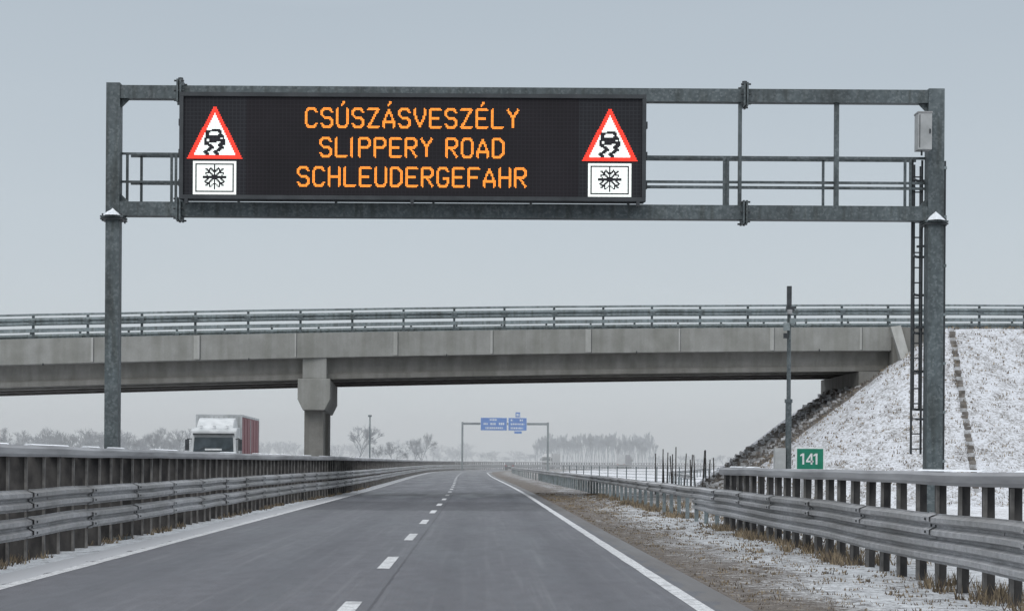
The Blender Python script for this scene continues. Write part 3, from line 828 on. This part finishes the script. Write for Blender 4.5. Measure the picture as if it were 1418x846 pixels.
def trees(name,items,mat):
    Vs=[];Fs=[];o=0
    for (tp,x,y,H,wd) in items:
        V,F=tp; a=random.uniform(0,6.28); c,s=math.cos(a),math.sin(a)
        R=np.array([[c,-s,0],[s,c,0],[0,0,1]]); k=H/10.
        Q=(V@R.T)*np.array([k*wd,k*wd,k])+np.array([x,y,-.2]); Vs.append(Q); Fs.append(F+o); o+=len(V)
    V=np.concatenate(Vs);F=np.concatenate(Fs)
    me=bpy.data.meshes.new(name); me.from_pydata(V.tolist(),[],F.tolist()); me.materials.append(mat)
    ob=bpy.data.objects.new(name,me); scene.collection.objects.link(ob)
T2=noisy('hazed_twigs',(.20,.215,.23),(.28,.295,.315),.2,.9); T3=noisy('hazed_twigs_pale',(.28,.31,.335),(.36,.39,.415),.1,.9)  # distance haze mixed into the twig colours, paler for farther rows
R=random.uniform
def at(px,D): return (px-660)*D/2500.
it=[]
for px in np.arange(-260,150,8): D=R(390,450); it.append((random.choice(TM+TB),at(px+R(-5,5),D),D,R(5.5,9.8),R(.9,1.3)))
for px in np.arange(163,250,7): D=R(370,420); it.append((random.choice(TM+TB),at(px,D),D,R(5.,8.8),R(.9,1.3)))
trees('tree_row',it,T2)
it=[]
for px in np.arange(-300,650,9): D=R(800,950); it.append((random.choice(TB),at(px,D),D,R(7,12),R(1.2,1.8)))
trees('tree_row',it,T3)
for px,D,H,w,tp in ((497,330,8.6,1.05,TM[0]),(520,340,5,.8,TM[3]),(545,330,5.4,1.2,TM[1]),(583,350,7.4,.85,TM[2]),(574,360,5.,.9,TM[0])):
    trees('bare_tree',[(tp,at(px,D),D,H,w)],T2)
it=[]
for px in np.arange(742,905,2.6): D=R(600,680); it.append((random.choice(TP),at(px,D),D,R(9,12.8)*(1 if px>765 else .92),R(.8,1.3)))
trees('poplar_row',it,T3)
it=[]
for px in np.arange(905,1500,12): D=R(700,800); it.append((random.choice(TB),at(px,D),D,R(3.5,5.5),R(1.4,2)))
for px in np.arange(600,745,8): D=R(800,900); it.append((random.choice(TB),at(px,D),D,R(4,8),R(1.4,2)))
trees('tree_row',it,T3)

# ------------------------------------------------------------------ roadside grass tufts (one mesh)
G1=noisy('dead_grass',(.16,.125,.08),(.34,.27,.18),2,.9); G2=noisy('dead_grass_dark',(.07,.055,.045),(.15,.12,.09),2,.9)
gv=MB()
def tuft(x,y,z,n,hh,sp):
    for _ in range(n):
        a=R(0,6.28); r=R(0,sp); bx_=x+r*math.cos(a); by_=y+r*math.sin(a); h_=hh*R(.5,1.2); l=R(-.5,.5)*h_; l2=R(-.5,.5)*h_; w=.006+.0002*y
        gv.add([(bx_-w,by_,z),(bx_+w,by_,z),(bx_+l,by_+l2,z+h_)],[(0,1,2)],G1 if random.random()<.6 else G2)
def clumpy(y): return mnoise.noise(Vector((y*.35,2.2,0)))>-.1
for _ in range(1000):
    y=10+75*random.random()**1.3
    if clumpy(y): tuft(xr(y)+R(-.3,.5),y,-.06,9,.19,.12)
for _ in range(620):
    y=14+90*random.random()**1.2
    if clumpy(y+40): tuft(xl(y)+R(-.4,.08),y,-.03,8,.13,.12)
for _ in range(2600):
    y=12+75*random.random()**1.2; tuft(cx(y)+2.85+3*random.random()**1.5,y,-.04,5,.05,.09)
for _ in range(500):
    y=18+50*random.random(); tuft(cx(y)+R(6.0,11),y,-.08,7,.2,.15)
gv.obj('roadside_grass',recenter=False,fixn=False)
gv=MB()
for _ in range(4200):
    x=R(10,42); y=by(x)-5.3-R(-3,11); z=bankz(x,y)
    if z>-.1 and y<by(x)-3.5: tuft(x,y,z+.02,3,.11,.2)
gv.obj('embankment_grass',recenter=False,fixn=False)

# ------------------------------------------------------------------ mist lying over the fields
fm=bpy.data.materials.new('winter_mist'); fm.use_nodes=True; nt=fm.node_tree; nt.nodes.clear()
o=N(nt,'ShaderNodeOutputMaterial'); vs_=N(nt,'ShaderNodeVolumeScatter'); vs_.inputs['Density'].default_value=.00135; vs_.inputs['Color'].default_value=(1,1,1,1); vs_.inputs['Anisotropy'].default_value=0
nt.links.new(vs_.outputs[0],o.inputs['Volume'])
f_=MB(); f_.lim(-420,420,95,1000,-.5,22,fm); f_.obj('mist',recenter=False)

# ------------------------------------------------------------------ sky, sun, camera
w=bpy.data.worlds.new('World'); scene.world=w; w.use_nodes=True; nt=w.node_tree; nt.nodes.clear()
out=N(nt,'ShaderNodeOutputWorld'); bg=N(nt,'ShaderNodeBackground'); bg2=N(nt,'ShaderNodeBackground'); ad=N(nt,'ShaderNodeAddShader')
sky=N(nt,'ShaderNodeTexSky',sky_type='NISHITA'); sky.sun_disc=False; sky.sun_elevation=math.radians(38); sky.sun_rotation=math.radians(200)
nt.links.new(sky.outputs[0],bg2.inputs[0]); bg2.inputs[1].default_value=.006
tc=N(nt,'ShaderNodeTexCoord'); s=N(nt,'ShaderNodeSeparateXYZ'); nt.links.new(tc.outputs['Generated'],s.inputs[0])
mp=N(nt,'ShaderNodeMapping'); mp.inputs['Scale'].default_value=(1,1,4); nt.links.new(tc.outputs['Generated'],mp.inputs[0])
nz=noise(nt,2.2,3,mp.outputs[0])
zz_=mathn(nt,'ADD',s.outputs[2],mathn(nt,'MULTIPLY',mathn(nt,'SUBTRACT',nz,.5),.07))
col=ramp(nt,zz_,[(0.0,(.58,.62,.65)),(.06,(.555,.605,.643)),(.13,(.515,.572,.618)),(.25,(.44,.50,.555)),(.42,(.75,.81,.87)),(.9,(1.45,1.49,1.54))])
nt.links.new(col,bg.inputs[0]); bg.inputs[1].default_value=1.0
nt.links.new(bg.outputs[0],ad.inputs[0]); nt.links.new(bg2.outputs[0],ad.inputs[1]); nt.links.new(ad.outputs[0],out.inputs[0])
L=bpy.data.lights.new('sun','SUN'); L.energy=.7; L.angle=math.radians(25); L.color=(1,.97,.93)
lo=bpy.data.objects.new('sun',L); scene.collection.objects.link(lo)
el,az=math.radians(38),math.radians(200)
dirv=Vector((math.sin(az)*math.cos(el),math.cos(az)*math.cos(el),math.sin(el)))
lo.rotation_euler=dirv.to_track_quat('Z','Y').to_euler(); lo.location=(0,-20,30)
cam=bpy.data.cameras.new('camera'); co=bpy.data.objects.new('camera',cam); scene.collection.objects.link(co)
cam.sensor_width=36; cam.lens=36*2500/1418.; cam.shift_x=49/1418.; cam.shift_y=217/1418.
cam.clip_start=.1; cam.clip_end=9000
co.location=(0,0,EYE)
co.rotation_euler=(Matrix.Rotation(math.radians(90),3,'X')@Matrix.Rotation(math.radians(.35),3,'Z')).to_euler()
scene.camera=co
scene.view_settings.view_transform='Standard'; scene.view_settings.look='None'; scene.view_settings.exposure=0
